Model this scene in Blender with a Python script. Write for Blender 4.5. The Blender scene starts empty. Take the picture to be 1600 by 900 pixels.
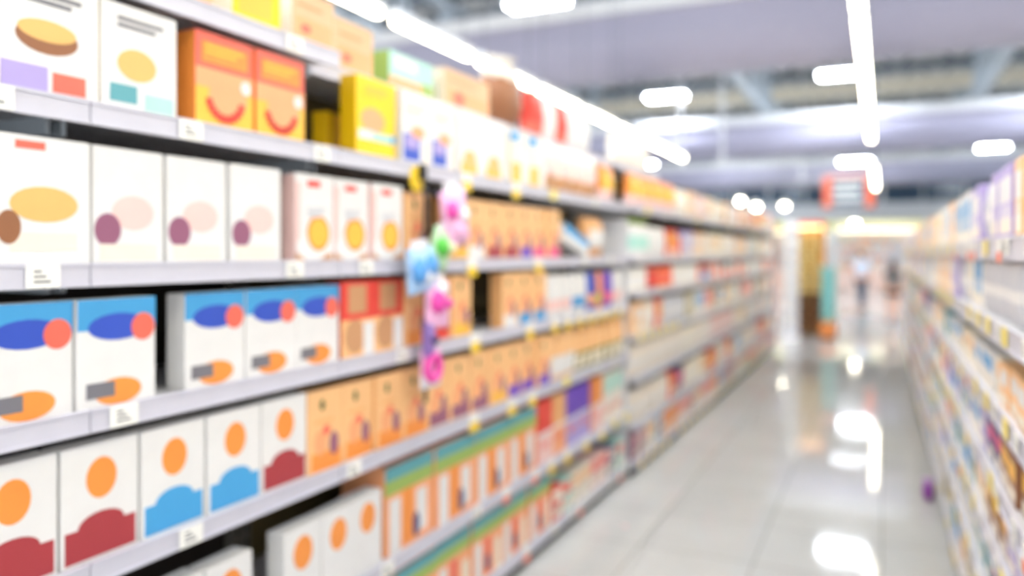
import bpy, bmesh, math, random
from mathutils import Vector, Matrix, Euler
random.seed(7)
sc = bpy.context.scene
COL = sc.collection
PI = math.pi

# ------------------------------------------------------------------ camera, world, exposure
CAM_H = 1.6
cam = bpy.data.cameras.new('camera')
cam.sensor_width = 36.0
cam.lens = 1230 / 1600 * 36
cam.shift_y = -55 / 1600
cam.clip_end = 200
cam.dof.use_dof = True
cam.dof.focus_distance = 1.15
cam.dof.aperture_fstop = 1.25
camo = bpy.data.objects.new('camera', cam)
COL.objects.link(camo)
camo.location = (0, 0, CAM_H)
camo.rotation_euler = (PI / 2, 0, math.radians(25.17))
sc.camera = camo

w = bpy.data.worlds.new('world')
sc.world = w
w.use_nodes = True
w.node_tree.nodes['Background'].inputs[0].default_value = (0.93, 0.96, 1.0, 1)
w.node_tree.nodes['Background'].inputs[1].default_value = 1.0
sc.view_settings.view_transform = 'Standard'
sc.view_settings.look = 'None'
sc.view_settings.gamma = 1
sc.view_settings.use_curve_mapping = False
sc.view_settings.exposure = 1.12
sc.cycles.use_denoising = True
sc.cycles.max_bounces = 6
sc.cycles.diffuse_bounces = 4
sc.cycles.sample_clamp_indirect = 8
TUBE_STRENGTH = 11.0
BAY_STRENGTH = 52.0
BULB_STRENGTH = 22.0

# ------------------------------------------------------------------ materials
def lin(c):
    c = c / 255.0
    return c / 12.92 if c <= 0.04045 else ((c + 0.055) / 1.055) ** 2.4
_m = {}
def mat(r, g, b, rough=0.45, metal=0.0, emit=0.0, noise=0.06, bump=0.0, scale=12):
    key = (r, g, b, rough, metal, emit, noise, bump, scale)
    if key in _m:
        return _m[key]
    m = bpy.data.materials.new('m_%d_%d_%d' % (r, g, b))
    m.use_nodes = True
    nt = m.node_tree
    p = nt.nodes['Principled BSDF']
    col = (lin(r), lin(g), lin(b), 1)
    p.inputs['Base Color'].default_value = col
    p.inputs['Roughness'].default_value = rough
    p.inputs['Metallic'].default_value = metal
    if emit:
        p.inputs['Emission Color'].default_value = col
        p.inputs['Emission Strength'].default_value = emit
    else:
        tc = nt.nodes.new('ShaderNodeTexCoord')
        nz = nt.nodes.new('ShaderNodeTexNoise')
        nz.inputs['Scale'].default_value = scale
        nt.links.new(tc.outputs['Object'], nz.inputs['Vector'])
        mx = nt.nodes.new('ShaderNodeMixRGB')
        mx.inputs[1].default_value = tuple(c * (1 - noise) for c in col[:3]) + (1,)
        mx.inputs[2].default_value = tuple(min(1, c * (1 + noise)) for c in col[:3]) + (1,)
        nt.links.new(nz.outputs['Fac'], mx.inputs[0])
        nt.links.new(mx.outputs[0], p.inputs['Base Color'])
        if bump:
            bp = nt.nodes.new('ShaderNodeBump')
            bp.inputs['Strength'].default_value = bump
            nt.links.new(nz.outputs['Fac'], bp.inputs['Height'])
            nt.links.new(bp.outputs[0], p.inputs['Normal'])
    _m[key] = m
    return m

# ------------------------------------------------------------------ mesh helpers
class MB:
    """collects shapes with materials into one mesh"""
    def __init__(self):
        self.bm = bmesh.new()
        self.mats = []
    def _mi(self, m):
        if m not in self.mats:
            self.mats.append(m)
        return self.mats.index(m)
    def _set(self, verts, m):
        i = self._mi(m)
        fs = set()
        for v in verts:
            fs.update(v.link_faces)
        for f in fs:
            f.material_index = i
        return fs
    def box(self, x0, y0, z0, x1, y1, z1, m, bevel=0.0, mtx=None):
        r = bmesh.ops.create_cube(self.bm, size=1)
        vs = r['verts']
        for v in vs:
            v.co = Vector(((x0 + x1) / 2 + v.co.x * (x1 - x0), (y0 + y1) / 2 + v.co.y * (y1 - y0), (z0 + z1) / 2 + v.co.z * (z1 - z0)))
            if mtx is not None:
                v.co = mtx @ v.co
        fs = self._set(vs, m)
        if bevel:
            es = set()
            for f in fs:
                es.update(f.edges)
            bmesh.ops.bevel(self.bm, geom=list(es), offset=bevel, segments=2, affect='EDGES', profile=0.5)
        return vs
    def bar(self, a, b, wd, m, ht=None):
        a, b = Vector(a), Vector(b)
        L = (b - a).length
        q = (b - a).to_track_quat('Z', 'Y').to_matrix().to_4x4()
        ht = ht or wd
        return self.box(-wd / 2, -ht / 2, 0, wd / 2, ht / 2, L, m, mtx=Matrix.Translation(a) @ q)
    def cyl(self, a, b, r0, m, r1=None, n=12):
        a, b = Vector(a), Vector(b)
        L = (b - a).length
        q = (b - a).to_track_quat('Z', 'Y').to_matrix().to_4x4()
        M = Matrix.Translation((a + b) / 2) @ q
        r = bmesh.ops.create_cone(self.bm, cap_ends=True, segments=n, radius1=r0, radius2=r0 if r1 is None else r1, depth=L, matrix=M)
        self._set(r['verts'], m)
    def lathe(self, prof, m, n=16, mtx=None, mats=None):
        rings = []
        for (r, z) in prof:
            ring = []
            for k in range(n):
                a = 2 * PI * k / n
                co = Vector((r * math.cos(a), r * math.sin(a), z))
                if mtx is not None:
                    co = mtx @ co
                ring.append(self.bm.verts.new(co))
            rings.append(ring)
        for j in range(len(rings) - 1):
            mi = self._mi(mats[j] if mats else m)
            for k in range(n):
                f = self.bm.faces.new((rings[j][k], rings[j][(k + 1) % n], rings[j + 1][(k + 1) % n], rings[j + 1][k]))
                f.material_index = mi
                f.smooth = True
        for ring, rev in ((rings[0], True), (rings[-1], False)):
            f = self.bm.faces.new(list(reversed(ring)) if rev else ring)
            f.material_index = self._mi(mats[0 if rev else -1] if mats else m)
    def blob(self, c, r, m, n=10, noise=0.0, mtx=None):
        res = bmesh.ops.create_uvsphere(self.bm, u_segments=n * 2, v_segments=n, radius=1)
        for v in res['verts']:
            k = 1 + noise * math.sin(v.co.x * 5 + v.co.y * 7 + v.co.z * 6)
            v.co = Vector((c[0] + v.co.x * r[0] * k, c[1] + v.co.y * r[1] * k, c[2] + v.co.z * r[2] * k))
            if mtx is not None:
                v.co = mtx @ v.co
        for f in self._set(res['verts'], m):
            f.smooth = True
    def mesh(self, name):
        me = bpy.data.meshes.new(name)
        self.bm.normal_update()
        self.bm.to_mesh(me)
        self.bm.free()
        for m in self.mats:
            me.materials.append(m)
        return me
    def build(self, name, parent=None, loc=(0, 0, 0), rz=0):
        return link(name, self.mesh(name), parent, loc, rz)

def link(name, me, parent=None, loc=(0, 0, 0), rz=0):
    o = bpy.data.objects.new(name, me)
    COL.objects.link(o)
    o.location = loc
    o.rotation_euler = (0, 0, rz)
    if parent:
        o.parent = parent
    return o
def thing(name, label, cat, loc=(0, 0, 0), rz=0, group=None):
    o = link(name, None, None, loc, rz)
    return tag(o, label, cat, group)
def tag(o, label, cat, group=None, kind=None):
    o['label'] = label
    o['category'] = cat
    if group:
        o['group'] = group
    if kind:
        o['kind'] = kind
    return o
def struct(o):
    o['kind'] = 'structure'
    return o
ONES = ['', 'first', 'second', 'third', 'fourth', 'fifth', 'sixth', 'seventh', 'eighth', 'ninth', 'tenth', 'eleventh', 'twelfth',
        'thirteenth', 'fourteenth', 'fifteenth', 'sixteenth', 'seventeenth', 'eighteenth', 'nineteenth']
TENS = {2: ('twenty', 'twentieth'), 3: ('thirty', 'thirtieth'), 4: ('forty', 'fortieth'), 5: ('fifty', 'fiftieth'), 6: ('sixty', 'sixtieth'), 7: ('seventy', 'seventieth')}
def ordn(n):
    if n < 20:
        return ONES[n]
    t, u = divmod(n, 10)
    return TENS[t][1] if u == 0 else TENS[t][0] + '-' + ONES[u]

# ------------------------------------------------------------------ the hall
def floor_mat():
    m = bpy.data.materials.new('polished_tile')
    m.use_nodes = True
    nt = m.node_tree
    p = nt.nodes['Principled BSDF']
    tc = nt.nodes.new('ShaderNodeTexCoord')
    br = nt.nodes.new('ShaderNodeTexBrick')
    br.offset = 0
    br.inputs['Scale'].default_value = 1.0
    br.inputs['Brick Width'].default_value = 0.6
    br.inputs['Row Height'].default_value = 0.6
    br.inputs['Mortar Size'].default_value = 0.004
    br.inputs['Color1'].default_value = (0.66, 0.66, 0.645, 1)
    br.inputs['Color2'].default_value = (0.62, 0.617, 0.60, 1)
    br.inputs['Mortar'].default_value = (0.36, 0.35, 0.33, 1)
    nt.links.new(tc.outputs['Object'], br.inputs['Vector'])
    nz = nt.nodes.new('ShaderNodeTexNoise')
    nz.inputs['Scale'].default_value = 2.5
    nz.inputs['Detail'].default_value = 5
    nt.links.new(tc.outputs['Object'], nz.inputs['Vector'])
    mx = nt.nodes.new('ShaderNodeMixRGB')
    mx.blend_type = 'MULTIPLY'
    mx.inputs[0].default_value = 0.18
    nt.links.new(br.outputs['Color'], mx.inputs[1])
    nt.links.new(nz.outputs['Fac'], mx.inputs[2])
    nt.links.new(mx.outputs[0], p.inputs['Base Color'])
    p.inputs['Roughness'].default_value = 0.06
    p.inputs['Specular IOR Level'].default_value = 0.24
    p.inputs['IOR'].default_value = 1.5
    return m
WHITE = mat(238, 238, 240, 0.5)
b = MB(); b.box(-24, -4, -0.1, 12, 48, 0, floor_mat()); struct(b.build('floor'))
DECK = mat(224, 224, 222, 0.7)
b = MB()
b.box(-24, -4, 8.3, 12, 48, 8.4, DECK)
for k in range(90):                                   # ribs of the roof deck
    x = -24 + k * 0.4
    b.box(x, -4, 8.2, x + 0.16, 48, 8.3, DECK)
struct(b.build('ceiling'))
WALL = mat(240, 241, 243, 0.8)
b = MB(); b.box(-24.2, -4, 0, -24, 48, 8.4, WALL); struct(b.build('wall_left'))
b = MB(); b.box(12, -4, 0, 12.2, 48, 8.4, WALL); struct(b.build('wall_right'))
b = MB()
b.box(-24, 48, 0, 12, 48.2, 4.3, WALL)
b.box(-24, 48, 5.5, 12, 48.2, 8.4, WALL)
struct(b.build('wall_back'))
GLASS = mat(60, 84, 108, 0.15)
FR = mat(215, 220, 225, 0.5)
for i in range(6):
    x = -24 + i * 6
    b = MB(); b.box(x + 0.1, 48.05, 4.4, x + 5.9, 48.1, 5.4, GLASS)
    win = struct(b.build('window_%d' % (i + 1)))
    b = MB()
    for z in (4.3, 5.4):
        b.box(x, 48, z, x + 6, 48.15, z + 0.1, FR)
    for q in range(4):
        b.box(x + q * 1.97, 48, 4.4, x + q * 1.97 + 0.09, 48.15, 5.4, FR)
    b.build('window_frame', win)

STEEL = mat(188, 198, 206, 0.5)
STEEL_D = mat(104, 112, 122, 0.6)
CREAM = mat(224, 214, 192, 0.7)
for (x, nm) in ((-20, 1), (-14.5, 2), (-8.9, 3), (-3.2, 4), (2.4, 5), (8, 6)):
    b = MB()                                          # long open-web truss running down the hall
    b.box(x - 0.09, -4, 5.75, x + 0.09, 47.9, 5.95, STEEL)
    b.box(x - 0.09, -4, 7.1, x + 0.09, 47.9, 7.28, STEEL)
    y = -3.5
    while y < 46:
        b.bar((x, y, 5.9), (x, y + 1.0, 7.15), 0.09, STEEL)
        b.bar((x, y + 1.0, 7.15), (x, y + 2.0, 5.9), 0.09, STEEL)
        b.bar((x, y + 1.0, 5.9), (x, y + 1.0, 7.15), 0.07, STEEL)
        y += 2.0
    struct(b.build('trim_%d' % nm))
for i, y in enumerate((4.5, 9, 15.5, 19.5, 23, 30.5, 34, 41)):
    b = MB()                                          # darker cross joists under the deck
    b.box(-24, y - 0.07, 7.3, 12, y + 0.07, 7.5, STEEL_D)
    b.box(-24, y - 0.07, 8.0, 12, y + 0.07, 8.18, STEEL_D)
    x = -23.5
    while x < 11:
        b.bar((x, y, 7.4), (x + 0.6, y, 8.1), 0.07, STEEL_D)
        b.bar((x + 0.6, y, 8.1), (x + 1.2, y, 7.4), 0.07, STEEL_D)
        x += 1.2
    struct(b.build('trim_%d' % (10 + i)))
for i, (y, z) in enumerate(((27, 6.55), (29.3, 5.95), (38.5, 6.6))):
    b = MB(); b.box(-24, y - 0.15, z, 12, y + 0.15, z + 0.42, CREAM); struct(b.build('trim_%d' % (20 + i)))
# curved lavender-grey bulkheads with a white flange on top, hung across the hall
LAV = mat(172, 169, 190, 0.5)
for i, y in enumerate((12.1, 24.1, 36.4)):
    b = MB()
    n = 14
    prof = [(0.0, 5.4)]
    for k in range(n + 1):
        a = PI / 2 * k / n
        prof.append((-0.0 + 0.55 * (1 - math.cos(a)), 5.05 - 0.55 * math.sin(a)))
    prof += [(0.9, 4.5), (0.9, 5.4)]
    v0 = [b.bm.verts.new((-23.9, y + p[0], p[1])) for p in prof]
    v1 = [b.bm.verts.new((11.9, y + p[0], p[1])) for p in prof]
    mi = b._mi(LAV)
    for k in range(len(prof)):
        f = b.bm.faces.new((v0[k], v0[(k + 1) % len(prof)], v1[(k + 1) % len(prof)], v1[k]))
        f.material_index = mi
        f.smooth = 0 < k < n
    b.bm.faces.new(v0).material_index = mi
    b.bm.faces.new(list(reversed(v1))).material_index = mi
    bmesh.ops.recalc_face_normals(b.bm, faces=b.bm.faces[:])
    b.box(-23.9, y - 0.12, 5.4, 11.9, y + 0.9, 5.64, WHITE)
    struct(b.build('trim_%d' % (30 + i)))

for i, (x, y) in enumerate(((-5.42, 23.4), (-4.21, 23.4), (-2.6, 30))):
    b = MB(); b.cyl((x, y, 4.3), (x, y, 8.3), 0.05, WHITE, n=12); b.box(x - .12, y - .12, 4.2, x + .12, y + .12, 4.3, WHITE)
    struct(b.build('trim_%d' % (41 + i)))
for i, (y, z) in enumerate(((15.8, 6.9), (18.0, 6.7), (20.4, 6.9), (25.6, 6.9))):
    b = MB()
    b.box(-24, y - .06, z, 12, y + .06, z + .12, STEEL_D)
    b.box(-24, y - .06, z + .8, 12, y + .06, z + .92, STEEL_D)
    x = -23.6
    while x < 11:
        b.bar((x, y, z + .06), (x + .8, y, z + .86), .08, STEEL_D)
        b.bar((x + .8, y, z + .86), (x + 1.6, y, z + .06), .08, STEEL_D)
        x += 1.6
    struct(b.build('trim_%d' % (45 + i)))
# ------------------------------------------------------------------ lights of the hall
TUBE = mat(255, 244, 218, emit=TUBE_STRENGTH)
HB = mat(238, 246, 255, emit=BAY_STRENGTH)
HOUS = mat(225, 228, 232, 0.4)
def batten(L):
    h = MB(); h.box(-0.05, -L / 2, 0.03, 0.05, L / 2, 0.10, HOUS, bevel=0.008)
    t = MB(); t.box(-0.042, -L / 2 + 0.02, -0.03, 0.042, L / 2 - 0.02, 0.03, TUBE, bevel=0.025)
    c = MB()
    for s in (-1, 1):
        c.cyl((0, s * L * 0.4, 0.10), (0, s * L * 0.4, 4.85), 0.004, STEEL_D, n=6)
    return h.mesh('housing'), t.mesh('diffuser'), c.mesh('hanging_cable')
bat = batten(1.33)
rows = [(-3.6, 3.49, [-0.7 + 1.5 * k for k in range(11)], 'over the next aisle beyond the left shelving'),
        (-0.16, 3.43, [-0.9 + 1.5 * k for k in range(10)] + [18.6 + 1.5 * k for k in range(4)], 'over the middle of the open aisle'),
        (3.6, 3.43, [-0.9 + 1.5 * k for k in range(11)], 'over the aisle beyond the right shelving')]
for (x, z, ys, where) in rows:
    for k, y in enumerate(ys):
        t = thing('tube_light', 'warm white batten tube light, %s one %s' % (ordn(k + 1), where), 'ceiling light', (x, y + 0.75, z), 0, 'tube lights ' + where)
        link('housing', bat[0], t); link('diffuser', bat[1], t); link('hanging_cable', bat[2], t)
hb1 = MB(); hb1.box(-0.6, -0.27, 0.04, 0.6, 0.27, 0.16, HOUS, bevel=0.02); hb1 = hb1.mesh('housing')
hb2 = MB()
for q in (-1, 1):
    hb2.box(-0.56, q * 0.13 - 0.10, -0.03, 0.56, q * 0.13 + 0.10, 0.04, HB, bevel=0.02)
hb2 = hb2.mesh('lamp_panel')
hb3s = []
for drop in (0, 1):
  hb3 = MB()
  for s in (-1, 1):
    hb3.cyl((s * 0.5, 0, 0.16), (s * 0.5, 0, 8.28 - 6.3 if drop == 0 else 3.08), 0.006, STEEL_D, n=6)
  hb3s.append(hb3.mesh('hanging_rod'))
for (x, ys, where) in ((-5.9, (3.7, 13.7, 23.5, 33.5, 43), 'over the left side of the hall'), (-0.95, (3.5, 13.2, 22.5, 27.6, 34), 'over the open aisle'),
                       (4.5, (3.5, 13.2, 22.5, 32, 41), 'over the right side'), (-11.5, (3.5, 13.2, 22.5, 32, 41), 'far to the left')):
    for k, y in enumerate(ys):
        t = thing('high_bay_light', 'cool white rectangular high bay light, %s one %s' % (ordn(k + 1), where), 'ceiling light', (x, y, 5.2 if (x == -0.95 and k > 2) else 6.3), 0, 'high bay lights under the roof')
        link('housing', hb1, t); link('lamp_panel', hb2, t); link('hanging_rod', hb3s[1 if (x == -0.95 and k > 2) else 0], t)

# ------------------------------------------------------------------ shelving
LIP = mat(206, 204, 214, 0.35)
BOARD = mat(205, 205, 208, 0.5)
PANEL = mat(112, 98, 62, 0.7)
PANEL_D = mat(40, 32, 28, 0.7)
UPR = mat(120, 116, 106, 0.5)
KICK = mat(38, 36, 34, 0.6)
TAGW = mat(246, 244, 236, 0.5)
TAGY = mat(246, 206, 44, 0.5)
TAGO = mat(240, 96, 48, 0.5)
LEFT_Z = [0.085, 0.45, 0.865, 1.216, 1.55, 1.92, 2.24]
MID_Z = [0.085, 0.345, 0.68, 0.985, 1.30, 1.55, 1.92]
RIGHT_Z = [0.14, 0.41, 0.64, 0.86, 1.10, 1.36, 1.62]
_tagm = {}
def tag_mesh(kind):
    if kind not in _tagm:
        b = MB()
        if kind == 'Y':
            b.box(0, -0.042, -0.055, 0.003, 0.042, 0.024, TAGW, bevel=0.0009)
            b.box(-0.0005, -0.0415, -0.0545, 0.0042, 0.0415, -0.012, TAGY)
        elif kind == 'O':
            b.box(0, -0.036, -0.05, 0.003, 0.036, 0.024, TAGW, bevel=0.0009)
            b.box(-0.0005, -0.0355, -0.0495, 0.0042, 0.0355, -0.018, TAGO)
        elif kind == 'B':                              # round yellow talker
            b.cyl((0, 0, -0.035), (0.004, 0, -0.035), 0.052, TAGY, n=20)
            b.box(0, -0.02, 0.0, 0.003, 0.02, 0.024, TAGW)
        elif kind == 'P':
            b.box(0, -0.045, -0.03, 0.003, 0.045, 0.024, mat(250, 228, 120, 0.5), bevel=0.0009)
        else:
            b.box(0, -0.038, -0.026, 0.003, 0.038, 0.024, TAGW, bevel=0.0009)
            for q in range(3):
                b.box(-0.0005, -0.022, -0.014 + q * 0.011, 0.0038, 0.016 - q * 0.01, -0.01 + q * 0.011, mat(70, 70, 76))
        _tagm[kind] = b.mesh('price_tag')
    return _tagm[kind]
_bm = {}
SETBACK = 0.13
def bay_meshes(W, depth, top, backcol, rail=1.0):
    key = (round(W, 3), depth, top, backcol, rail)
    if key in _bm:
        return _bm[key]
    s = MB()
    s.box(-depth + 0.03, -W / 2 + 0.002, -0.004, -0.006, W / 2 - 0.002, 0.02, BOARD)
    for q in (-1, 1):
        s.box(-depth + 0.03, q * (W / 2 - 0.02) - 0.006, -0.045, -0.12, q * (W / 2 - 0.02) + 0.006, -0.004, STEEL)
    r = MB()
    r.box(-0.006, -W / 2 + 0.002, -0.0275, 0.0, W / 2 - 0.002, 0.0275, LIP)
    r.box(0.0, -W / 2 + 0.002, 0.02, 0.004, W / 2 - 0.002, 0.0275, LIP)
    r.box(0.0, -W / 2 + 0.002, -0.0275, 0.004, W / 2 - 0.002, -0.021, LIP)
    if rail != 1.0:
        for v in r.bm.verts:
            v.co.z = 0.0275 - (0.0275 - v.co.z) * rail
    s2 = MB()
    s2.box(-depth + SETBACK + 0.03, -W / 2 + 0.002, -0.004, -0.006, W / 2 - 0.002, 0.02, BOARD)
    bk = MB()
    bk.box(-depth, -W / 2 + 0.001, 0.03, -depth + 0.03, W / 2 - 0.001, top, backcol)
    up = MB()
    up.box(-depth + 0.03, -0.02, 0.0, -depth + 0.07, 0.02, top, UPR)
    z = 0.2
    while z < top - 0.05:
        up.box(-depth + 0.0695, -0.006, z, -depth + 0.0715, 0.006, z + 0.025, KICK)
        z += 0.05
    kk = MB(); kk.box(-depth + 0.01, -W / 2 + 0.002, 0, -0.025, W / 2 - 0.002, 0.055, KICK)
    _bm[key] = [q.mesh(n) for q, n in ((s, 'shelf'), (r, 'price_rail'), (bk, 'back_panel'), (up, 'upright'), (kk, 'kick_plate'), (s2, 'shelf'))]
    return _bm[key]
def bay(label, x, yc, W, zs, tags, rz=0, depth=0.5, top=2.33, backcol=PANEL, group=None, setback=False, rail=1.0):
    ms = bay_meshes(W, depth, top, backcol, rail)
    t = thing('shelving_bay', label, 'shelving unit', (x, yc, 0), rz, group)
    link('back_panel', ms[2], t); link('kick_plate', ms[4], t)
    link('upright', ms[3], t, (0, -W / 2 + 0.022, 0)); link('upright', ms[3], t, (0, W / 2 - 0.022, 0))
    for i, z in enumerate(zs):
        back = SETBACK if (setback and z > 2.2) else 0.0
        s = link('shelf', ms[5] if back else ms[0], t, (-back, 0, z))
        link('price_rail', ms[1], s)
        for (y, k) in tags.get(i, ()):
            d = y - yc
            if abs(d) < W / 2 - 0.048:
                link('price_tag', tag_mesh(k), s, (0.0042, d if rz == 0 else -d, 0))
    return t
# tags seen on the near left bays, measured along the aisle
TL = {6: [(1.2, 'W'), (1.9, 'W')],
      5: [(1.0, 'W'), (1.5, 'W'), (2.03, 'W'), (2.6, 'B'), (3.0, 'Y'), (3.51, 'Y'), (4.0, 'P'), (4.7, 'W')],
      4: [(1.1, 'W'), (1.9, 'W'), (2.27, 'W'), (3.05, 'Y'), (3.26, 'Y'), (3.79, 'Y'), (4.5, 'W'), (5.0, 'W')],
      3: [(1.3, 'W'), (2.5, 'W'), (3.08, 'Y'), (3.26, 'Y'), (3.68, 'Y')] + [(4.02 + 0.195 * k, 'Y') for k in range(7)],
      2: [(1.5, 'W'), (2.2, 'W'), (3.07, 'Y'), (3.46, 'Y'), (3.71, 'Y'), (4.2, 'P'), (4.75, 'W'), (5.1, 'W')],
      1: [(2.4, 'W'), (3.1, 'W'), (3.40, 'O'), (3.75, 'O'), (3.97, 'Y'), (4.21, 'Y'), (4.53, 'Y'), (4.83, 'Y'), (5.1, 'P'), (5.35, 'P')],
      0: [(2.6, 'W'), (3.1, 'W'), (3.64, 'O'), (4.02, 'W'), (4.28, 'W'), (4.42, 'O'), (4.56, 'W'), (4.72, 'W'), (4.9, 'W'), (5.05, 'W'), (5.22, 'O'), (5.36, 'W')]}
TM = {0: [(5.62 + 0.25 * k, 'Y' if k < 12 else 'P') for k in range(30)],
      1: [(5.7 + 0.4 * k, 'W') for k in range(20)], 2: [(5.6 + 0.33 * k, 'W') for k in range(24)],
      3: [(5.6 + 0.22 * k, 'P' if k < 6 else 'W') for k in range(34)], 4: [(5.7 + 0.45 * k, 'W') for k in range(18)],
      5: [(5.6 + 0.3 * k, 'W') for k in range(27)], 6: [(5.8 + 0.6 * k, 'P' if k % 3 == 0 else 'W') for k in range(13)]}
XL, XM, XR = -1.633, -1.60, 0.325
edges = [0.3, 1.215, 2.13, 3.237, 4.343, 5.45]
for i in range(5):
    y0, y1 = edges[i], edges[i + 1]
    bay('pale steel shelving bay with stocked shelves, %s from the viewer on the left' % ordn(i + 1), XL, (y0 + y1) / 2, y1 - y0, LEFT_Z, TL,
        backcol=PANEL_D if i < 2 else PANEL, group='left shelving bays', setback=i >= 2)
Wm = 8.2 / 7
for i in range(7):
    bay('pale steel shelving bay with closer shelves, %s one along the far left run' % ordn(i + 1), XM, 5.455 + Wm * (i + 0.5), Wm,
        MID_Z + ([2.24] if i == 0 else []), TM, group='left shelving bays', setback=True)
b = MB(); b.box(-2.09, 5.4506, 0.0, -1.65, 5.4546, 1.85, WHITE)
tag(b.build('divider_panel'), 'thin white divider panel where the left shelves get closer together', 'panel')
TR = {k: [] for k in range(7)}
rr = random.Random(3)
for k in range(7):
    y = 1.3 + 0.1 * k
    while y < 15.2:
        TR[k].append((y, rr.choice('YWWOPWP' if k > 1 else 'WWYWP')))
        y += rr.choice((0.14, 0.2, 0.26, 0.36))
Wr = 1.22
for i in range(12):
    bay('white steel shelving bay, %s from the viewer on the right' % ordn(i + 1), XR, 0.75 + Wr * (i + 0.5), Wr, RIGHT_Z, TR, rz=PI, depth=0.45, top=1.9,
        backcol=mat(200, 200, 204), group='right shelving bays', rail=1.25)

# ------------------------------------------------------------------ goods: one mesh of each kind, then copies
def carton(w_, d_, h_, body, prints=(), side=None, bevel=0.0025, flap=True):
    b = MB()
    b.box(-d_, -w_ / 2, 0, 0, w_ / 2, h_, body, bevel=bevel)
    if side is not None:
        for q in (-1, 1):
            b.box(-d_ + 0.004, q * w_ / 2 - 0.0004, 0.004, -0.004, q * w_ / 2 + 0.0004, h_ - 0.004, side)
    if flap:
        b.box(-d_ * 0.62, -w_ / 2 + 0.004, h_ - 0.0005, -d_ * 0.02, w_ / 2 - 0.004, h_ + 0.0006, body)
    for i, p in enumerate(prints):
        t = 0.0006 + 0.0003 * i
        if p[0] == 'r':
            _, u0, v0, u1, v1, m = p
            b.box(-0.001, (u0 - 0.5) * w_, v0 * h_, t, (u1 - 0.5) * w_, v1 * h_, m)
        elif p[0] == 'c':
            _, u, v, r, m = p[:5]
            ry = p[5] if len(p) > 5 else 1
            u = min(max(u, r + 0.015), 0.985 - r)
            v = min(max(v, (r * w_ * ry + 0.004) / h_), 1 - (r * w_ * ry + 0.004) / h_)
            M = Matrix.Translation((0, (u - 0.5) * w_, v * h_)) @ Matrix.Diagonal((1, 1, ry, 1))
            n0 = len(b.bm.verts)
            res = bmesh.ops.create_cone(b.bm, cap_ends=True, segments=20, radius1=r * w_, radius2=r * w_, depth=0.001 + t,
                                        matrix=M @ Matrix.Translation(((t - 0.001) / 2, 0, 0)) @ Matrix.Rotation(PI / 2, 4, 'Y'))
            b._set(res['verts'], m)
        elif p[0] == 'a':                                # smile-shaped arc
            _, u, v, r, m = p
            for k in range(10):
                a = PI * (1.12 + 0.76 * k / 9)
                y, z = (u - 0.5) * w_ + r * w_ * math.cos(a), v * h_ + r * w_ * math.sin(a)
                b.box(-0.001, y - 0.011, z - 0.011, t, y + 0.011, z + 0.011, m)
    return b.mesh('carton')
def pouch(w_, d_, h_, body, band=None, disc=None, top=None):
    b = MB()
    NZ, NA = 12, 20
    rings = []
    for j in range(NZ + 1):
        v = j / NZ
        fat = (math.sin(PI * (0.06 + 0.90 * v)) ** 0.55)
        ww = w_ / 2 * (1 - 0.10 * math.sin(PI * v))
        ring = []
        for k in range(NA):
            a = 2 * PI * k / NA
            cx, sy = math.cos(a), math.sin(a)
            x = -d_ / 2 + d_ / 2 * fat * (abs(cx) ** 0.8) * (1 if cx > 0 else -1)
            y = ww * (abs(sy) ** 0.7) * (1 if sy > 0 else -1)
            ring.append(b.bm.verts.new((x, y + 0.002 * math.sin(17 * v), v * h_)))
        rings.append(ring)
    for j in range(NZ):
        v = (j + 0.5) / NZ
        m = body
        if band and band[0] < v < band[1]:
            m = band[2]
        if top and v > 0.84:
            m = top
        for k in range(NA):
            mm = m
            if disc and abs(v - disc[0]) < disc[1] and k in (0, 1, 2, NA - 1, NA - 2, NA - 3):
                mm = disc[2]
            f = b.bm.faces.new((rings[j][k], rings[j][(k + 1) % NA], rings[j + 1][(k + 1) % NA], rings[j + 1][k]))
            f.material_index = b._mi(mm)
            f.smooth = True
    b.bm.faces.new(list(reversed(rings[0]))).material_index = 0
    b.bm.faces.new(rings[-1]).material_index = 0
    b.box(-d_ / 2 - 0.001, -w_ / 2 * 0.97, h_ - 0.012, -d_ / 2 + 0.001, w_ / 2 * 0.97, h_, top or body)
    return b.mesh('pouch')
def bottle(r, h_, body, cap, label=None):
    b = MB()
    prof = [(r * 0.9, 0), (r, 0.01), (r, h_ * 0.2), (r, h_ * 0.55), (r * 0.95, h_ * 0.68), (r * 0.5, h_ * 0.82), (r * 0.42, h_ * 0.86), (r * 0.46, h_ * 0.87), (r * 0.46, h_ * 0.985), (r * 0.4, h_)]
    ms = [body, body, label or body, body, body, body, cap, cap, cap]
    b.lathe(prof, body, mtx=Matrix.Translation((-r, 0, 0)), mats=ms)
    return b.mesh('bottle')
def jar(r, h_, body, lid, label=None):
    b = MB()
    prof = [(r * 0.92, 0), (r, 0.008), (r, h_ * 0.15), (r, h_ * 0.7), (r * 0.9, h_ * 0.8), (r * 0.92, h_ * 0.81), (r * 0.92, h_ * 0.985), (r * 0.86, h_)]
    b.lathe(prof, body, mtx=Matrix.Translation((-r, 0, 0)), mats=[body, body, label or body, body, lid, lid, lid])
    return b.mesh('jar')
def loaf(w_, d_, h_, crust, wrap, tw=None):
    b = MB()
    b.blob((-d_ / 2, 0, h_ * 0.421), (d_ / 2, w_ / 2, h_ * 0.42), crust, n=10)
    b.blob((-d_ / 2, 0, h_ * 0.70), (d_ * 0.42, w_ * 0.42, h_ * 0.22), wrap, n=8, noise=0.06)
    b.cyl((-d_ / 2, 0, h_ * 0.85), (-d_ / 2 + 0.01, 0, h_), w_ * 0.10, tw or wrap, r1=w_ * 0.22, n=10)
    return b.mesh('bag')

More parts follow.
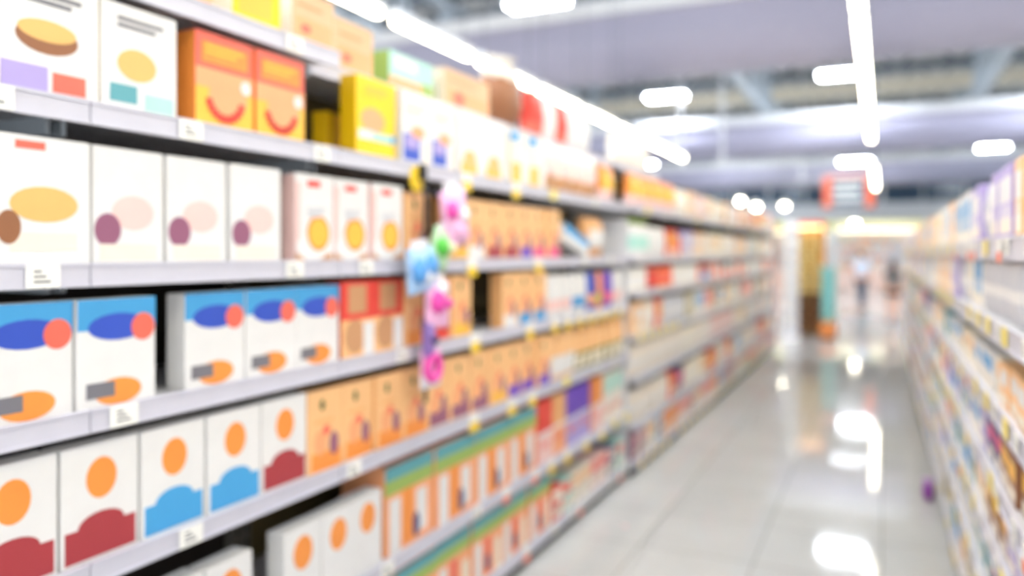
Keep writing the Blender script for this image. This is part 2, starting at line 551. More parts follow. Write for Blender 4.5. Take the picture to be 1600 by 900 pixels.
C = dict(
    white=mat(232, 230, 227), cream=mat(244, 234, 214), tan=mat(246, 194, 136), tan2=mat(240, 180, 118), brown=mat(150, 98, 64), dkbrown=mat(96, 62, 50),
    red=mat(230, 72, 58), dkred=mat(168, 58, 64), orange=mat(244, 150, 66), yellow=mat(250, 206, 16), ochre=mat(236, 186, 110), blue=mat(52, 84, 190),
    sky=mat(70, 160, 215), teal=mat(96, 164, 172), green=mat(158, 184, 92), dkgreen=mat(62, 84, 40), purple=mat(112, 72, 190), mauve=mat(150, 92, 118),
    pink=mat(236, 90, 140), ltpink=mat(244, 204, 196), salmon=mat(240, 110, 90), navy=mat(58, 62, 116), grey=mat(202, 203, 208), lilac=mat(176, 160, 214),
    olive=mat(150, 138, 70), mint=mat(176, 222, 208), beige=mat(240, 228, 212), carton=mat(226, 184, 142), carton2=mat(204, 152, 108), gold=mat(248, 190, 70), peach=mat(246, 170, 120),
    deepyellow=mat(222, 178, 0), ink=mat(120, 118, 124), leaf=mat(80, 180, 80))
c_ = C
K = {}
def kind(key, me, name, look, cat, w_, d_, h_):
    me.name = name
    K[key] = dict(me=me, name=name, look=look, cat=cat, w=w_, d=d_, h=h_)
def ck(key, name, look, cat, w_, d_, h_, body, prints=(), side=None, **kw):
    kind(key, carton(w_, d_, h_, c_[body], prints, c_[side] if side else None, **kw), name, look, cat, w_, d_, h_)
R = lambda u0, v0, u1, v1, m: ('r', u0, v0, u1, v1, c_[m])
O = lambda u, v, r, m, ry=1: ('c', u, v, r, c_[m], ry)
def words(u, v, w2, n, m, dv=0.035):
    return [R(u, v - k * dv * 1.8, u + w2 * (1 - 0.18 * k), v - k * dv * 1.8 + dv, m) for k in range(n)]

ck('cer_brown', 'cereal_box', 'white cereal box, brown bowl', 'box', 0.225, 0.07, 0.255, 'white', [O(.45, .5, .32, 'brown', .5), O(.45, .56, .3, 'ochre', .35), R(.0, .0, .45, .25, 'lilac'), R(.5, .05, .85, .22, 'salmon')] + words(.2, .85, .6, 2, 'ink'), 'cream')
ck('cer_teal', 'cereal_box', 'white cereal box with teal corner', 'box', 0.215, 0.07, 0.255, 'white', [O(.45, .45, .26, 'ochre', .7), R(.1, .08, .45, .25, 'teal'), R(.55, .04, .95, .2, 'mint')] + words(.2, .85, .6, 2, 'ink'), 'cream')
ck('cer_red', 'cereal_box', 'orange cereal box with red arc', 'box', 0.212, 0.075, 0.257, 'salmon', [R(0, 0, 1, .42, 'gold'), R(0, .42, 1, .62, 'peach'), R(.1, .68, .9, .9, 'orange'), O(.55, .36, .34, 'peach', .9), O(.86, .5, .09, 'white'), ('a', .5, .36, .3, c_['red'])] + words(.15, .84, .65, 2, 'gold'), 'orange')
ck('cer_yel', 'cereal_box', 'tall bright yellow cereal box', 'box', 0.25, 0.07, 0.285, 'yellow', [O(.4, .47, .3, 'peach', .6), R(.05, .22, .4, .34, 'white'), R(.38, .22, .92, .33, 'mint'), R(.85, .24, .98, .33, 'sky')] + words(.2, .86, .6, 2, 'gold'), 'deepyellow')
ck('cer_yel_back', 'cereal_box', 'small yellow box pushed to the back', 'box', 0.10, 0.06, 0.17, 'deepyellow', [R(.6, 0, 1, 1, 'gold')])
ck('cer_blue', 'cereal_box', 'white cereal box with blue label', 'box', 0.205, 0.07, 0.285, 'white', [R(.05, .06, .62, .42, 'blue'), R(.12, .22, .55, .4, 'lilac'), O(.55, .46, .24, 'peach', .5), R(.75, .05, .95, .35, 'beige')] + words(.15, .8, .7, 3, 'ltpink'))
ck('cer_gold', 'cereal_box', 'white cereal box with golden base', 'box', 0.235, 0.07, 0.28, 'white', [R(.1, .03, .75, .2, 'gold'), O(.45, .25, .26, 'ochre', .7)] + words(.15, .8, .7, 2, 'beige'))
ck('cer_mix', 'cereal_box', 'pale cereal box with blue top', 'box', 0.215, 0.07, 0.265, 'cream', [R(.0, .8, .55, .98, 'sky'), R(.1, .0, .6, .4, 'gold'), R(.65, .1, .95, .7, 'white')])
kind('bag_beige', pouch(.21, .10, .27, c_['beige'], (.0, .3, c_['carton2']), (.55, .18, c_['ltpink'])), 'snack_bag', 'beige snack bag with brown base', 'bag', .21, .10, .25)
kind('bag_gold', pouch(.26, .11, .24, c_['orange'], (.0, .35, c_['ltpink']), (.55, .22, c_['gold'])), 'snack_bag', 'glossy orange and yellow snack bag', 'bag', .26, .11, .24)
kind('bag_cream', pouch(.22, .10, .22, c_['cream'], (.3, .5, c_['white']), None), 'snack_bag', 'cream coloured snack bag', 'bag', .22, .10, .22)
kind('bag_red', pouch(.20, .12, .27, c_['white'], None, None, c_['white']), 'snack_bag', 'white snack bag with plain front', 'bag', .2, .12, .27)
kind('bag_redl', pouch(.20, .12, .27, c_['red'], (.0, .35, c_['salmon']), None), 'snack_bag', 'bright red snack bag', 'bag', .2, .12, .27)
kind('bag_brown', pouch(.36, .16, .26, c_['tan2'], (.15, .45, c_['carton2']), (.45, .2, c_['white'])), 'snack_bag', 'large brown snack bag with white window', 'bag', .36, .16, .26)
kind('loaf', loaf(.40, .2, .40, c_['brown'], c_['beige'], c_['white']), 'bread_bag', 'bagged brown loaf with gathered top', 'bag', .40, .2, .36)
ck('win_white', 'biscuit_box', 'biscuit box with orange disc', 'box', 0.19, 0.06, 0.28, 'white', [R(.0, .0, .12, .9, 'ltpink'), R(.0, .0, .95, .1, 'carton2'), O(.4, .1, .42, 'white', .55), R(.3, .86, .62, .93, 'red'), O(.58, .33, .3, 'orange'), O(.58, .33, .24, 'gold')] + words(.3, .6, .45, 3, 'grey', .025), 'ltpink')
ck('win_tan', 'biscuit_box', 'white biscuit box with tan bowl', 'box', 0.215, 0.06, 0.28, 'white', [O(.5, .48, .36, 'ochre', .5), R(.15, .12, .85, .26, 'beige'), O(.12, .3, .12, 'brown', 1.4), R(.2, .9, .5, .96, 'salmon')])
ck('win_pink', 'biscuit_box', 'white biscuit box with pink disc', 'box', 0.2, 0.06, 0.28, 'white', [O(.55, .45, .3, 'ltpink', .7), O(.2, .3, .18, 'mauve', 1.1), R(.1, .04, .9, .18, 'beige')])
ck('blue_top', 'cracker_box', 'white cracker box with blue top', 'box', 0.21, 0.07, 0.255, 'white', [R(0, .72, 1, 1, 'sky'), O(.5, .74, .38, 'blue', .4), O(.98, .72, .16, 'salmon'), O(.5, .12, .3, 'orange', .5), R(.1, .1, .45, .24, 'ink')])
ck('low_circle', 'cracker_box', 'white cracker box with orange disc', 'box', 0.17, 0.07, 0.27, 'white', [O(.5, .7, .26, 'orange', 1.2)])
for nm, cc in (('yellow', 'gold'), ('brown', 'brown'), ('red', 'dkred'), ('blue', 'sky')):
    ck('disc_' + nm, 'cracker_box', 'white cracker box with %s base' % nm, 'box', 0.2, 0.07, 0.27, 'white', [O(.5, .7, .2, 'orange', 1.2), R(.04, .03, .96, .3, cc), O(.5, .3, .3, cc, .5)])
for nm, cc, word in (('yellow', 'gold', 'yellow'), ('white', 'white', 'white'), ('dkred', 'dkred', 'dark red'), ('purple', 'purple', 'purple'), ('pink', 'pink', 'pink'),
                     ('red', 'red', 'red'), ('blue', 'sky', 'blue'), ('orange', 'orange', 'orange'), ('brown', 'mauve', 'mauve')):
    for sz, hh in (('', .265), ):
        ck('tan_' + nm, 'snack_carton', 'tan snack carton with %s base' % word, 'box', 0.175, 0.07, hh, 'tan',
           [R(.1, .02, .95, .24, cc), O(.35, .36, .17, 'peach', 1.4), O(.74, .31, .13, 'mauve', 1.7), O(.4, .82, .06, 'dkgreen', 1.7), O(.52, .5, .1, 'salmon'), R(.2, .6, .7, .64, 'tan2')], 'tan2')
ck('red_box', 'snack_carton', 'red snack box with brown window', 'box', 0.19, 0.07, 0.265, 'red', [R(.0, .0, 1, .5, 'tan'), R(.2, .58, .75, .95, 'carton2'), O(.4, .28, .32, 'carton2'), R(.65, .02, .98, .45, 'white')], 'dkred')
for nm, a1, b1, look in (('w', 'white', 'ltpink', 'narrow white pouch with pink print'), ('b', 'blue', 'peach', 'narrow blue pouch'), ('o', 'orange', 'green', 'narrow orange pouch'), ('p', 'purple', 'pink', 'narrow purple pouch'), ('w2', 'white', 'sky', 'narrow white pouch with blue print')):
    kind('np_' + nm, pouch(.105, .05, .24, c_[a1], (.15, .45, c_[b1])), 'snack_pouch', look, 'pouch', .105, .05, .24)
kind('olive_pack', pouch(.13, .06, .26, c_['olive'], (.4, .95, c_['tan']), (.2, .12, c_['cream']), c_['tan2']), 'snack_pouch', 'olive pouch with tan upper half', 'pouch', .13, .06, .26)
kind('white_pack', pouch(.14, .06, .26, c_['tan'], (.1, .5, c_['white']), None), 'snack_pouch', 'tan pouch with white middle', 'pouch', .14, .06, .26)
ck('teal_pack', 'multipack_box', 'multipack box with teal top', 'box', 0.34, 0.2, 0.33, 'peach', [R(0, .84, 1, 1, 'teal'), R(0, .68, 1, .84, 'green'), R(.08, 0, .3, .62, 'white'), R(.34, .05, .55, .68, 'orange'), R(.62, .1, .85, .6, 'white'), O(.62, .2, .07, 'navy', 2)], 'peach')
ck('teal_low', 'multipack_box', 'low multipack box with teal and green top', 'box', 0.30, 0.2, 0.29, 'peach', [R(0, .84, 1, 1, 'teal'), R(0, .68, 1, .84, 'green'), R(.08, 0, .3, .6, 'white'), R(.4, .05, .6, .62, 'salmon'), O(.5, .22, .08, 'navy', 1.6), R(.75, 0, .95, .5, 'cream')])
for nm, cc, c2 in (('red', 'red', 'ltpink'), ('orange', 'orange', 'ltpink'), ('purple', 'purple', 'lilac'), ('mint', 'mint', 'beige'), ('brown', 'tan2', 'peach')):
    ck('mp_' + nm, 'multipack_box', 'multipack box with %s front' % nm, 'box', 0.21, 0.2, 0.33, cc if nm != 'mint' else 'beige', [R(0, 0, 1, .45, c2), R(0, .45, 1, .5, 'white'), R(.1, .6, .9, .95, cc)] + words(.2, .3, .6, 2, 'salmon'))
for nm, cc, c2, look in (('pk', 'ltpink', 'salmon', 'pale pink packet box'), ('tn', 'beige', 'tan', 'beige packet box'), ('gn', 'mint', 'salmon', 'mint packet box'), ('pu', 'mauve', 'ltpink', 'plum packet box'), ('rd', 'red', 'cream', 'small red packet box'), ('or', 'orange', 'peach', 'small orange packet box'), ('bl', 'sky', 'white', 'small blue packet box'), ('nv', 'navy', 'ltpink', 'small navy packet box')):
    ck('lo_' + nm, 'packet_box', look, 'box', 0.16, 0.16, 0.185, cc, [R(.1, .55, .9, .9, c2), R(.1, .1, .9, .4, 'cream')] + words(.2, .35, .5, 2, 'ink'))
ck('top_yel', 'display_carton', 'yellow carton on the top shelf', 'box', .19, .2, .13, 'yellow', [R(.1, .2, .8, .8, 'gold')], 'cream')
for k_, (w_, h_, look) in enumerate(((.20, .17, 'brown cardboard carton'), (.11, .11, 'small cardboard carton'), (.24, .20, 'tall sided cardboard carton'), (.44, .18, 'long open cardboard tray'))):
    ck('top_c%d' % k_, 'display_carton', look, 'box', w_, .24, h_, 'carton', [R(.06, .1, .94, .5, 'peach'), O(.3, .3, .12, 'salmon', .6), R(.1, .7, .7, .76, 'carton2')], 'beige')
ck('top_green', 'display_carton', 'green and pale blue carton', 'box', .34, .24, .16, 'mint', [R(.0, .0, .7, .35, 'peach'), R(.7, .1, 1, .4, 'green'), R(.1, .6, .6, .9, 'white')], 'green')
kind('far_bottle_w', bottle(.04, .28, c_['white'], c_['green'], c_['mint']), 'bottle', 'white bottle with green cap', 'bottle', .08, .08, .28)
kind('far_jar_w', jar(.045, .17, c_['cream'], c_['white'], c_['white']), 'jar', 'white lidded jar', 'jar', .09, .09, .17)
kind('far_jar_r', jar(.045, .17, c_['dkred'], c_['salmon'], c_['red']), 'jar', 'dark red jar', 'jar', .09, .09, .17)
kind('far_jar_o', jar(.045, .17, c_['orange'], c_['red'], c_['salmon']), 'jar', 'orange red jar', 'jar', .09, .09, .17)
for nm, cc, look, hh in (('cr', 'cream', 'cream pouch', .22), ('pk', 'ltpink', 'pale pink pouch', .22), ('bg', 'beige', 'beige pouch', .23), ('wh', 'white', 'plain white pouch', .23), ('gr', 'grey', 'silver grey pouch', .22)):
    kind('fp_' + nm, pouch(.17, .07, hh, c_[cc], (.3, .5, c_['white'])), 'food_pouch', look, 'pouch', .17, .07, hh)
for nm, cc, c2, look in (('cr', 'cream', 'tan', 'cream food box'), ('pk', 'ltpink', 'salmon', 'pink food box'), ('tn', 'tan', 'white', 'tan food box'), ('gt', 'teal', 'white', 'teal food box'), ('rd', 'red', 'gold', 'red food box'), ('bl', 'navy', 'pink', 'navy food box'), ('wh', 'white', 'sky', 'white food box'), ('gn', 'olive', 'cream', 'olive food box'), ('li', 'lilac', 'white', 'lilac food box'), ('br', 'brown', 'gold', 'brown food box')):
    ck('fb_' + nm, 'food_box', look, 'box', .15, .08, .225, cc, [R(.12, .5, .88, .85, c2), R(.1, .08, .9, .3, 'cream'), O(.5, .35, .2, c2)])
    ck('rs_' + nm, 'grocery_box', 'low ' + look.replace('food', 'grocery'), 'box', .17, .1, .135, cc, [R(.12, .5, .88, .85, c2), R(.1, .08, .9, .3, 'cream')])
kind('can_w', jar(.037, .115, c_['white'], c_['grey'], c_['sky']), 'can', 'white can with blue band', 'can', .075, .075, .115)
kind('can_r', jar(.037, .115, c_['cream'], c_['grey'], c_['salmon']), 'can', 'cream can with red band', 'can', .075, .075, .115)

counts = {}
SHELF_WORDS_L = ['bottom', 'second lowest', 'third lowest', 'middle', 'third highest', 'second highest', 'top']
def put(k, side, shelf, y, z, x, rz=0.0, dx=0.0, tilt=None):
    q = K[k]
    where = {'L': 'near left %s shelf', 'M': 'far left %s shelf', 'R': 'right %s shelf'}[side] % SHELF_WORDS_L[shelf]
    key = (q['look'], where)
    counts[key] = counts.get(key, 0) + 1
    s = -1 if side == 'R' else 1
    o = link(q['name'], q['me'], None, (x - s * (0.012 + dx), y, z), rz + (PI if side == 'R' else 0))
    if tilt:
        o.rotation_euler = tilt
    tag(o, '%s, %s such on the %s' % (q['look'], ordn(counts[key]), where), q['cat'], '%s on the %s' % (q['look'], where))
    return o
rj = random.Random(11)
def row(side, shelf, y, items, gap=0.006, ymax=99, zoff=0.0, dx=0.0):
    zs = {'L': LEFT_Z, 'M': MID_Z + [2.24], 'R': RIGHT_Z}[side]
    x = {'L': XL, 'M': XM, 'R': XR}[side]
    for it in items:
        if isinstance(it, (int, float)):
            y += it
            continue
        k, n = it
        for _ in range(n):
            wd = K[k]['w']
            if y + wd > ymax:
                return y
            put(k, side, shelf, y + wd / 2, zs[shelf] + 0.0205 + zoff, x, rj.uniform(-0.012, 0.012), dx + rj.uniform(0, 0.015))
            y += wd + gap
    return y
# near left, top shelf to bottom
row('L', 6, 0.5, [('top_c0', 2), ('top_yel', 1), ('top_c2', 1), 0.05, ('top_c0', 1)])
row('L', 6, 1.67, [('top_yel', 1), 0.06, ('top_c0', 1)])
row('L', 6, 2.19, [('top_c1', 1), ('top_c2', 1), 0.10, ('top_green', 1), 0.08, ('top_c3', 1), 0.12, ('loaf', 1), 0.04, ('bag_redl', 1), ('bag_red', 1), ('bag_redl', 1), ('bag_red', 2)], dx=SETBACK + 0.005, ymax=5.43)
row('L', 5, 0.33, [('cer_brown', 4), ('cer_teal', 1)])
row('L', 5, 1.535, [('cer_red', 2)], gap=0.012)
put('cer_yel_back', 'L', 5, 2.33, LEFT_Z[5] + 0.0205, XL, 0.1, 0.17)
row('L', 5, 2.25, [('cer_yel', 1), 0.015, ('cer_blue', 2), 0.01, ('cer_gold', 2), 0.02, ('cer_mix', 2), 0.02, ('bag_beige', 4), 0.12, ('bag_gold', 1)], gap=0.012, ymax=5.43)
row('L', 4, 0.33, [('win_tan', 4), ('win_pink', 3), 0.06, ('win_white', 3), 0.01, ('tan_orange', 1)], gap=0.012)
row('L', 4, 2.87, [('tan_yellow', 1), ('tan_white', 1), ('tan_dkred', 2), ('tan_purple', 1), ('tan_pink', 2)], gap=0.008)
row('L', 4, 4.70, [('bag_brown', 2)], gap=0.01, ymax=5.43)
row('L', 3, 0.33, [('blue_top', 5), 0.10, ('blue_top', 3), ('red_box', 2), ('tan_orange', 1), ('tan_red', 1), ('tan_yellow', 1)], gap=0.006, ymax=3.2)
row('L', 3, 3.40, [('tan_white', 1), ('tan_blue', 2), ('np_w', 4), ('np_w2', 2), ('np_b', 2), ('np_o', 1), ('np_p', 2), ('np_w', 2)], gap=0.007, ymax=5.43)
row('L', 2, 0.33, [('disc_yellow', 1), ('disc_brown', 1), ('disc_yellow', 1), ('disc_red', 2), ('disc_blue', 2), ('disc_red', 1), ('tan_orange', 4), ('tan_brown', 3), ('tan_yellow', 1), ('tan_purple', 3), ('white_pack', 3), ('olive_pack', 7)], gap=0.008, ymax=5.43)
row('L', 1, 0.33, [('low_circle', 8), 0.12, ('low_circle', 3), 0.02, ('teal_pack', 4), ('mp_red', 1), ('mp_brown', 1), ('mp_purple', 2), ('mp_orange', 1), ('mp_mint', 2)], gap=0.008, ymax=5.43)
row('L', 0, 0.33, [('teal_low', 12), ('lo_rd', 1), ('lo_gn', 1), ('lo_tn', 2), ('lo_pk', 2), ('lo_nv', 1), ('lo_gn', 1)], gap=0.008, ymax=5.43)
# tipped blue and white packet lying in the gap on the third highest shelf
ck('tipped', 'snack_packet', 'blue and white packet leaning in the gap', 'packet', .42, .10, .10, 'white', [R(0, .5, 1, 1, 'sky')])
o = put('tipped', 'L', 4, 4.40, LEFT_Z[4] + 0.0205, XL); o.rotation_euler = (math.radians(-14), 0, 0); o.location.z += 0.055
o['label'] = 'blue and white packet leaning in the dark gap on the left third highest shelf'

# far left: mixed pale goods
pal = {6: ['bag_gold', 'bag_cream', 'bag_cream', 'fp_cr', 'fb_tn', 'fp_pk', 'bag_beige', 'fp_wh', 'fb_cr', 'fb_pk'],
       5: ['fp_wh', 'far_bottle_w', 'fb_cr', 'fp_cr', 'fb_li', 'fp_bg', 'fb_tn', 'fp_gr'],
       4: ['far_jar_w', 'far_jar_r', 'far_jar_o', 'far_jar_w', 'far_jar_w', 'can_w', 'can_r', 'far_jar_w'],
       3: ['fp_bg', 'fb_pk', 'fp_cr', 'fp_gr', 'fb_gn', 'fb_tn', 'fp_wh', 'fb_wh'],
       2: ['fp_bg', 'fp_cr', 'fp_pk', 'fp_bg', 'fb_bl', 'fp_wh', 'fb_cr'],
       1: ['fp_cr', 'fp_bg', 'fp_pk', 'fb_wh', 'fb_rd', 'fp_wh', 'fb_cr'],
       0: ['lo_pk', 'lo_tn', 'lo_pu', 'lo_gn', 'lo_bl', 'lo_or', 'lo_tn', 'lo_pk']}
row('M', 7 - 0 if False else 6, 5.5, [('bag_gold', 5), ('bag_cream', 2), ('fb_tn', 2), ('fp_pk', 3), ('fb_cr', 2)], gap=0.01)
first = {5: [('far_bottle_w', 5), ('fp_wh', 3), ('fb_rd', 2), ('far_jar_o', 2), ('fb_li', 3), ('fb_tn', 3)],
         4: [('far_jar_w', 4), ('far_jar_r', 3), ('far_jar_o', 5), ('far_jar_w', 5)],
         3: [('fb_tn', 2), ('fp_bg', 2), ('fb_rd', 1), ('fp_gr', 5), ('fb_gn', 2), ('fb_wh', 1)],
         2: [('fp_bg', 9), ('fp_cr', 3)], 1: [('fp_bg', 6), ('fb_rd', 1), ('fb_bl', 2), ('fp_cr', 4)],
         0: [('lo_pu', 2), ('lo_tn', 2), ('lo_bl', 1), ('lo_or', 3), ('lo_pk', 3)]}
counts_y = {6: 5.5 + 5 * .27 + 2 * .23 + 2 * .16 + 3 * .18 + 2 * .16}
for s in range(0, 7):
    y = row('M', s, 5.5, first[s], gap=0.01) if s in first else counts_y[6] + 0.05
    while y < 13.3:
        k = rj.choice(pal[s])
        if K[k]['h'] > (0.205 if s in (0, 4) else 0.29):
            continue
        y = row('M', s, y, [(k, rj.choice((1, 2, 2, 3)))], gap=0.01, ymax=13.6)
        if rj.random() < 0.12:
            y += 0.08
SHELF_WORDS_L.append('raised top')
for k, n, yy in (('bag_cream', 4, 5.50),):
    zz = 2.24
    for i in range(n):
        put(k, 'M', 7, yy + 0.12 + i * 0.24, zz + 0.0205, XM, 0, SETBACK + 0.005)

# right side
rpal = ['rs_wh', 'rs_cr', 'rs_li', 'rs_pk', 'can_w', 'can_r', 'rs_wh', 'rs_bl', 'rs_li', 'rs_wh', 'rs_tn', 'rs_br', 'rs_gn', 'rs_cr', 'rs_gt', 'rs_gt', 'rs_pk']
tpal = ['fb_wh', 'fp_wh', 'fb_li', 'fp_pk', 'fb_tn', 'fp_gr', 'far_jar_w', 'fb_cr', 'fp_cr']
for s in range(7):
    y = 1.0
    while y < 15.2:
        k = rj.choice(tpal if s >= 5 else rpal)
        if K[k]['w'] < 0.1 and s < 5:
            y = row('R', s, y, [(k, rj.choice((2, 3, 4)))], gap=0.008, ymax=15.3)
        else:
            y = row('R', s, y, [(k, rj.choice((1, 2, 2, 3)))], gap=0.01, ymax=15.3)
        if y > 15.1:
            break

# ------------------------------------------------------------------ clip strip with toys by the second bay
XS = XL + 0.03
t = thing('clip_strip', 'black hanging clip strip in front of the near left shelves', 'clip strip', (XS, 2.62, 0))
b = MB(); b.box(-0.002, -0.012, 1.02, 0.002, 0.012, 1.93, KICK)
for q in range(8):
    b.box(0.002, -0.008, 1.08 + q * 0.1, 0.012, 0.008, 1.088 + q * 0.1, KICK)
b.build('strip', t)
b = MB(); b.cyl((-0.02, 0, 1.93), (0.0, 0, 1.925), 0.004, STEEL_D); b.box(-0.022, -0.014, 1.885, -0.006, 0.014, 1.945, KICK); b.build('hook', t)
PKL = mat(246, 190, 226, 0.3); PKH = mat(238, 80, 176, 0.3); CLR = mat(240, 240, 244, 0.2); BLU = mat(90, 160, 226, 0.3); BLL = mat(170, 206, 240, 0.3); LGR = mat(190, 226, 180, 0.3)
def toy_bag(name, label, y, z, w_, h_, base, accents, rx=0.0, cat='toy'):
    t = thing(name, label, cat, (XS + 0.016, y, z), 0, 'toy packs on the clip strip')
    t.rotation_euler = (rx, 0, 0)
    w_ *= 1.2; h_ *= 1.2
    accents = [(a * 1.2, b_ * 1.2, r * 1.2, m) for a, b_, r, m in accents]
    p = pouch(w_, 0.05, h_, base)
    o = link('wrapper', p, t, (0.05, 0, -h_ / 2))
    b = MB(); b.box(0.022, -w_ * 0.3, h_ / 2 - 0.006, 0.026, w_ * 0.3, h_ / 2 + 0.03, CLR); b.build('header_card', t)
    for (dy, dz, r, m) in accents:
        b = MB(); b.blob((0.048, dy, dz), (0.02, r, r * 0.9), m, n=8, noise=0.08); b.build('toy_figure', t)
toy_bag('toy_pack', 'pink and lilac toy bag, topmost on the clip strip', 2.78, 1.745, .17, .19, PKL, [(-.04, .03, .035, PKH), (.03, .0, .03, CLR), (-.01, -.045, .025, PKL)], 0.25)
toy_bag('toy_pack', 'green and cream toy pack under the pink bag', 2.66, 1.615, .11, .12, LGR, [(-.015, 0, .036, mat(90, 200, 70, 0.3)), (.04, .02, .02, mat(240, 236, 200, 0.3))], -0.4)
toy_bag('toy_pack', 'blue ruffled toy pack on the clip strip', 2.52, 1.535, .16, .14, BLL, [(-.03, .0, .045, BLU), (.035, .01, .04, BLU), (0, -.02, .025, CLR)], 0.1)
toy_bag('toy_pack', 'round pink toy pack below the blue one', 2.64, 1.40, .14, .15, PKL, [(-.02, .01, .045, PKH), (.04, .0, .018, PKH), (.0, .05, .03, CLR)])
toy_bag('toy_pack', 'slim purple toy pack between the two pink ones', 2.58, 1.27, .05, .11, mat(140, 110, 180, 0.3), [(.0, .0, .016, mat(70, 50, 100))])
t = thing('toy_pack', 'pink ring toy in clear wrapper, lowest on the clip strip', 'toy', (XS + 0.05, 2.60, 1.16), 0, 'toy packs on the clip strip')
me = MB()
NR, NT = 20, 8
ring = [[me.bm.verts.new((0.016 * math.cos(2 * PI * j / NT), (0.045 + 0.016 * math.sin(2 * PI * j / NT)) * math.cos(2 * PI * i / NR), (0.045 + 0.016 * math.sin(2 * PI * j / NT)) * math.sin(2 * PI * i / NR))) for j in range(NT)] for i in range(NR)]
for i in range(NR):
    for j in range(NT):
        f = me.bm.faces.new((ring[i][j], ring[(i + 1) % NR][j], ring[(i + 1) % NR][(j + 1) % NT], ring[i][(j + 1) % NT])); f.smooth = True
        f.material_index = me._mi(PKH)
bmesh.ops.recalc_face_normals(me.bm, faces=me.bm.faces[:])
me.build('ring', t)
link('wrapper', pouch(.15, .03, .15, PKL, (.0, .3, CLR)), t, (-0.012, 0.02, -0.08))

# purple pouch standing on the floor at the foot of the right shelves
b = MB(); b.blob((0, 0, 0.062), (0.035, 0.06, 0.062), mat(150, 70, 170, 0.4), n=10, noise=0.08); b.cyl((0, 0, 0.11), (0, 0, 0.14), 0.02, mat(200, 150, 215, 0.4), r1=0.034)
tag(b.build('drawstring_pouch', None, (0.27, 5.74, 0)), 'small purple drawstring pouch on the floor against the right shelving', 'pouch')
b = MB(); b.cyl((0, 0, 0), (0, 0, 0.003), 0.016, mat(245, 190, 190), n=14)
tag(b.build('sticker', None, (-1.36, 4.45, 0)), 'small pink sticker lying on the pale floor', 'sticker')

# ------------------------------------------------------------------ beyond the shelves
# orange end panel of the left run
b = MB(); b.box(-2.12, 13.66, 0, -1.60, 13.70, 2.12, mat(236, 140, 100, 0.5)); b.box(-2.0, 13.64, 2.12, -1.7, 13.72, 2.24, mat(238, 110, 60))
b.box(-2.1, 13.655, 0.1, -1.62, 13.66, 2.05, WHITE)
tag(b.build('end_panel'), 'orange end panel closing the far end of the left shelving', 'panel')
# white display tower
t = thing('display_tower', 'slim white display tower past the end of the left shelves', 'display stand', (-1.52, 15.3, 0))
b = MB(); b.box(-.14, -.14, 0, .14, .14, .12, WHITE); b.build('base', t)
b = MB(); b.box(-.13, .11, .12, .13, .13, 2.2, WHITE); b.build('back_panel', t)
for q in range(7):
    b = MB(); b.box(-.13, -.13, .3 + q * .28, .13, .11, .32 + q * .28, WHITE); b.build('shelf', t)
tower_me = K['far_jar_w']['me']
for q in range(7):
    for s in (-1, 1):
        o = link('jar', tower_me, None, (-1.52 + s * 0.06 + 0.045, 15.25, .3205 + q * .28))
        tag(o, 'white jar on the white display tower, %s side of its %s shelf up' % ('left' if s < 0 else 'right', ordn(q + 1)), 'jar', 'white jars on the display tower')
# bakery rack
t = thing('bread_shelf', 'brown wooden bakery rack of breads at the end of the aisle', 'rack', (-1.28, 16.3, 0))
WD = mat(120, 66, 34, 0.6)
b = MB()
for s in (-1, 1):
    b.box(s * .27 - .015, -.2, 0, s * .27 + .015, .2, 2.1, mat(230, 150, 70, 0.6))
b.build('side_panel', t)
b = MB(); b.box(-.255, .18, 0, .255, .2, 2.1, mat(246, 206, 130, 0.6)); b.build('back_panel', t)
b = MB(); b.box(-.3, -.22, 2.1, .3, .2, 2.2, mat(236, 110, 50, 0.5)); b.build('header', t)
b = MB(); b.box(-.24, -.215, 2.075, .24, -.17, 2.099, mat(255, 226, 170, emit=3.5)); b.build('added_fill_strip', t)  # warm glowing strip added under the header to brighten the upper loaves
for q in range(9):
    b = MB(); b.box(-.255, -.16, .12 + q * .22, .255, .18, .145 + q * .22, WD if q < 4 else mat(248, 214, 130)); b.build('shelf', t)
LM = []
for m in (mat(110, 56, 26), mat(254, 232, 160), mat(252, 214, 130)):
    b = MB(); b.blob((0, 0, .0605), (.07, .15, .06), m, n=8)
    for s in (-1, 0, 1):
        b.box(-.04, s * .07 - .006, .108, .04, s * .07 + .006, .119, mat(250, 220, 160))
    LM.append(b.mesh('bread_loaf'))
for q in range(9):
    for s in (-1, 0, 1):
        m = LM[0] if q < 4 and q != 3 else LM[1 + (q + s) % 2]
        o = link('bread_loaf', m, None, (-1.28 + s * .165, 16.27, .1455 + q * .22))
        tag(o, '%s loaf on the bakery rack, %s on its %s shelf up' % ('dark brown' if m is LM[0] else 'golden', {-1: 'left', 0: 'middle', 1: 'right'}[s], ordn(q + 1)), 'bread', 'loaves on the bakery rack')
# orange cart with turquoise tubs
t = thing('orange_plinth', 'orange box plinth beside the bakery rack under turquoise tubs', 'plinth', (-0.90, 15.72, 0))
b = MB(); b.box(-.14, -.15, .04, .14, .15, .33, mat(238, 150, 80), bevel=.01); b.build('body', t)
b = MB(); b.box(-.12, -.13, 0, .12, .13, .04, KICK); b.build('base', t)
b = MB(); b.lathe([(.10, 0), (.125, .01), (.13, .17), (.14, .175), (.14, .195), (.12, .2)], mat(160, 228, 222), mats=[mat(160, 228, 222)] * 3 + [mat(116, 206, 204)] * 2)
tub = b.mesh('plastic_tub')
for q in range(5):
    tag(link('plastic_tub', tub, None, (-0.90, 15.72, .33 + q * .201)), 'turquoise plastic tub, %s from the bottom of the stack beside the bakery rack' % ordn(q + 1), 'tub', 'turquoise tubs')
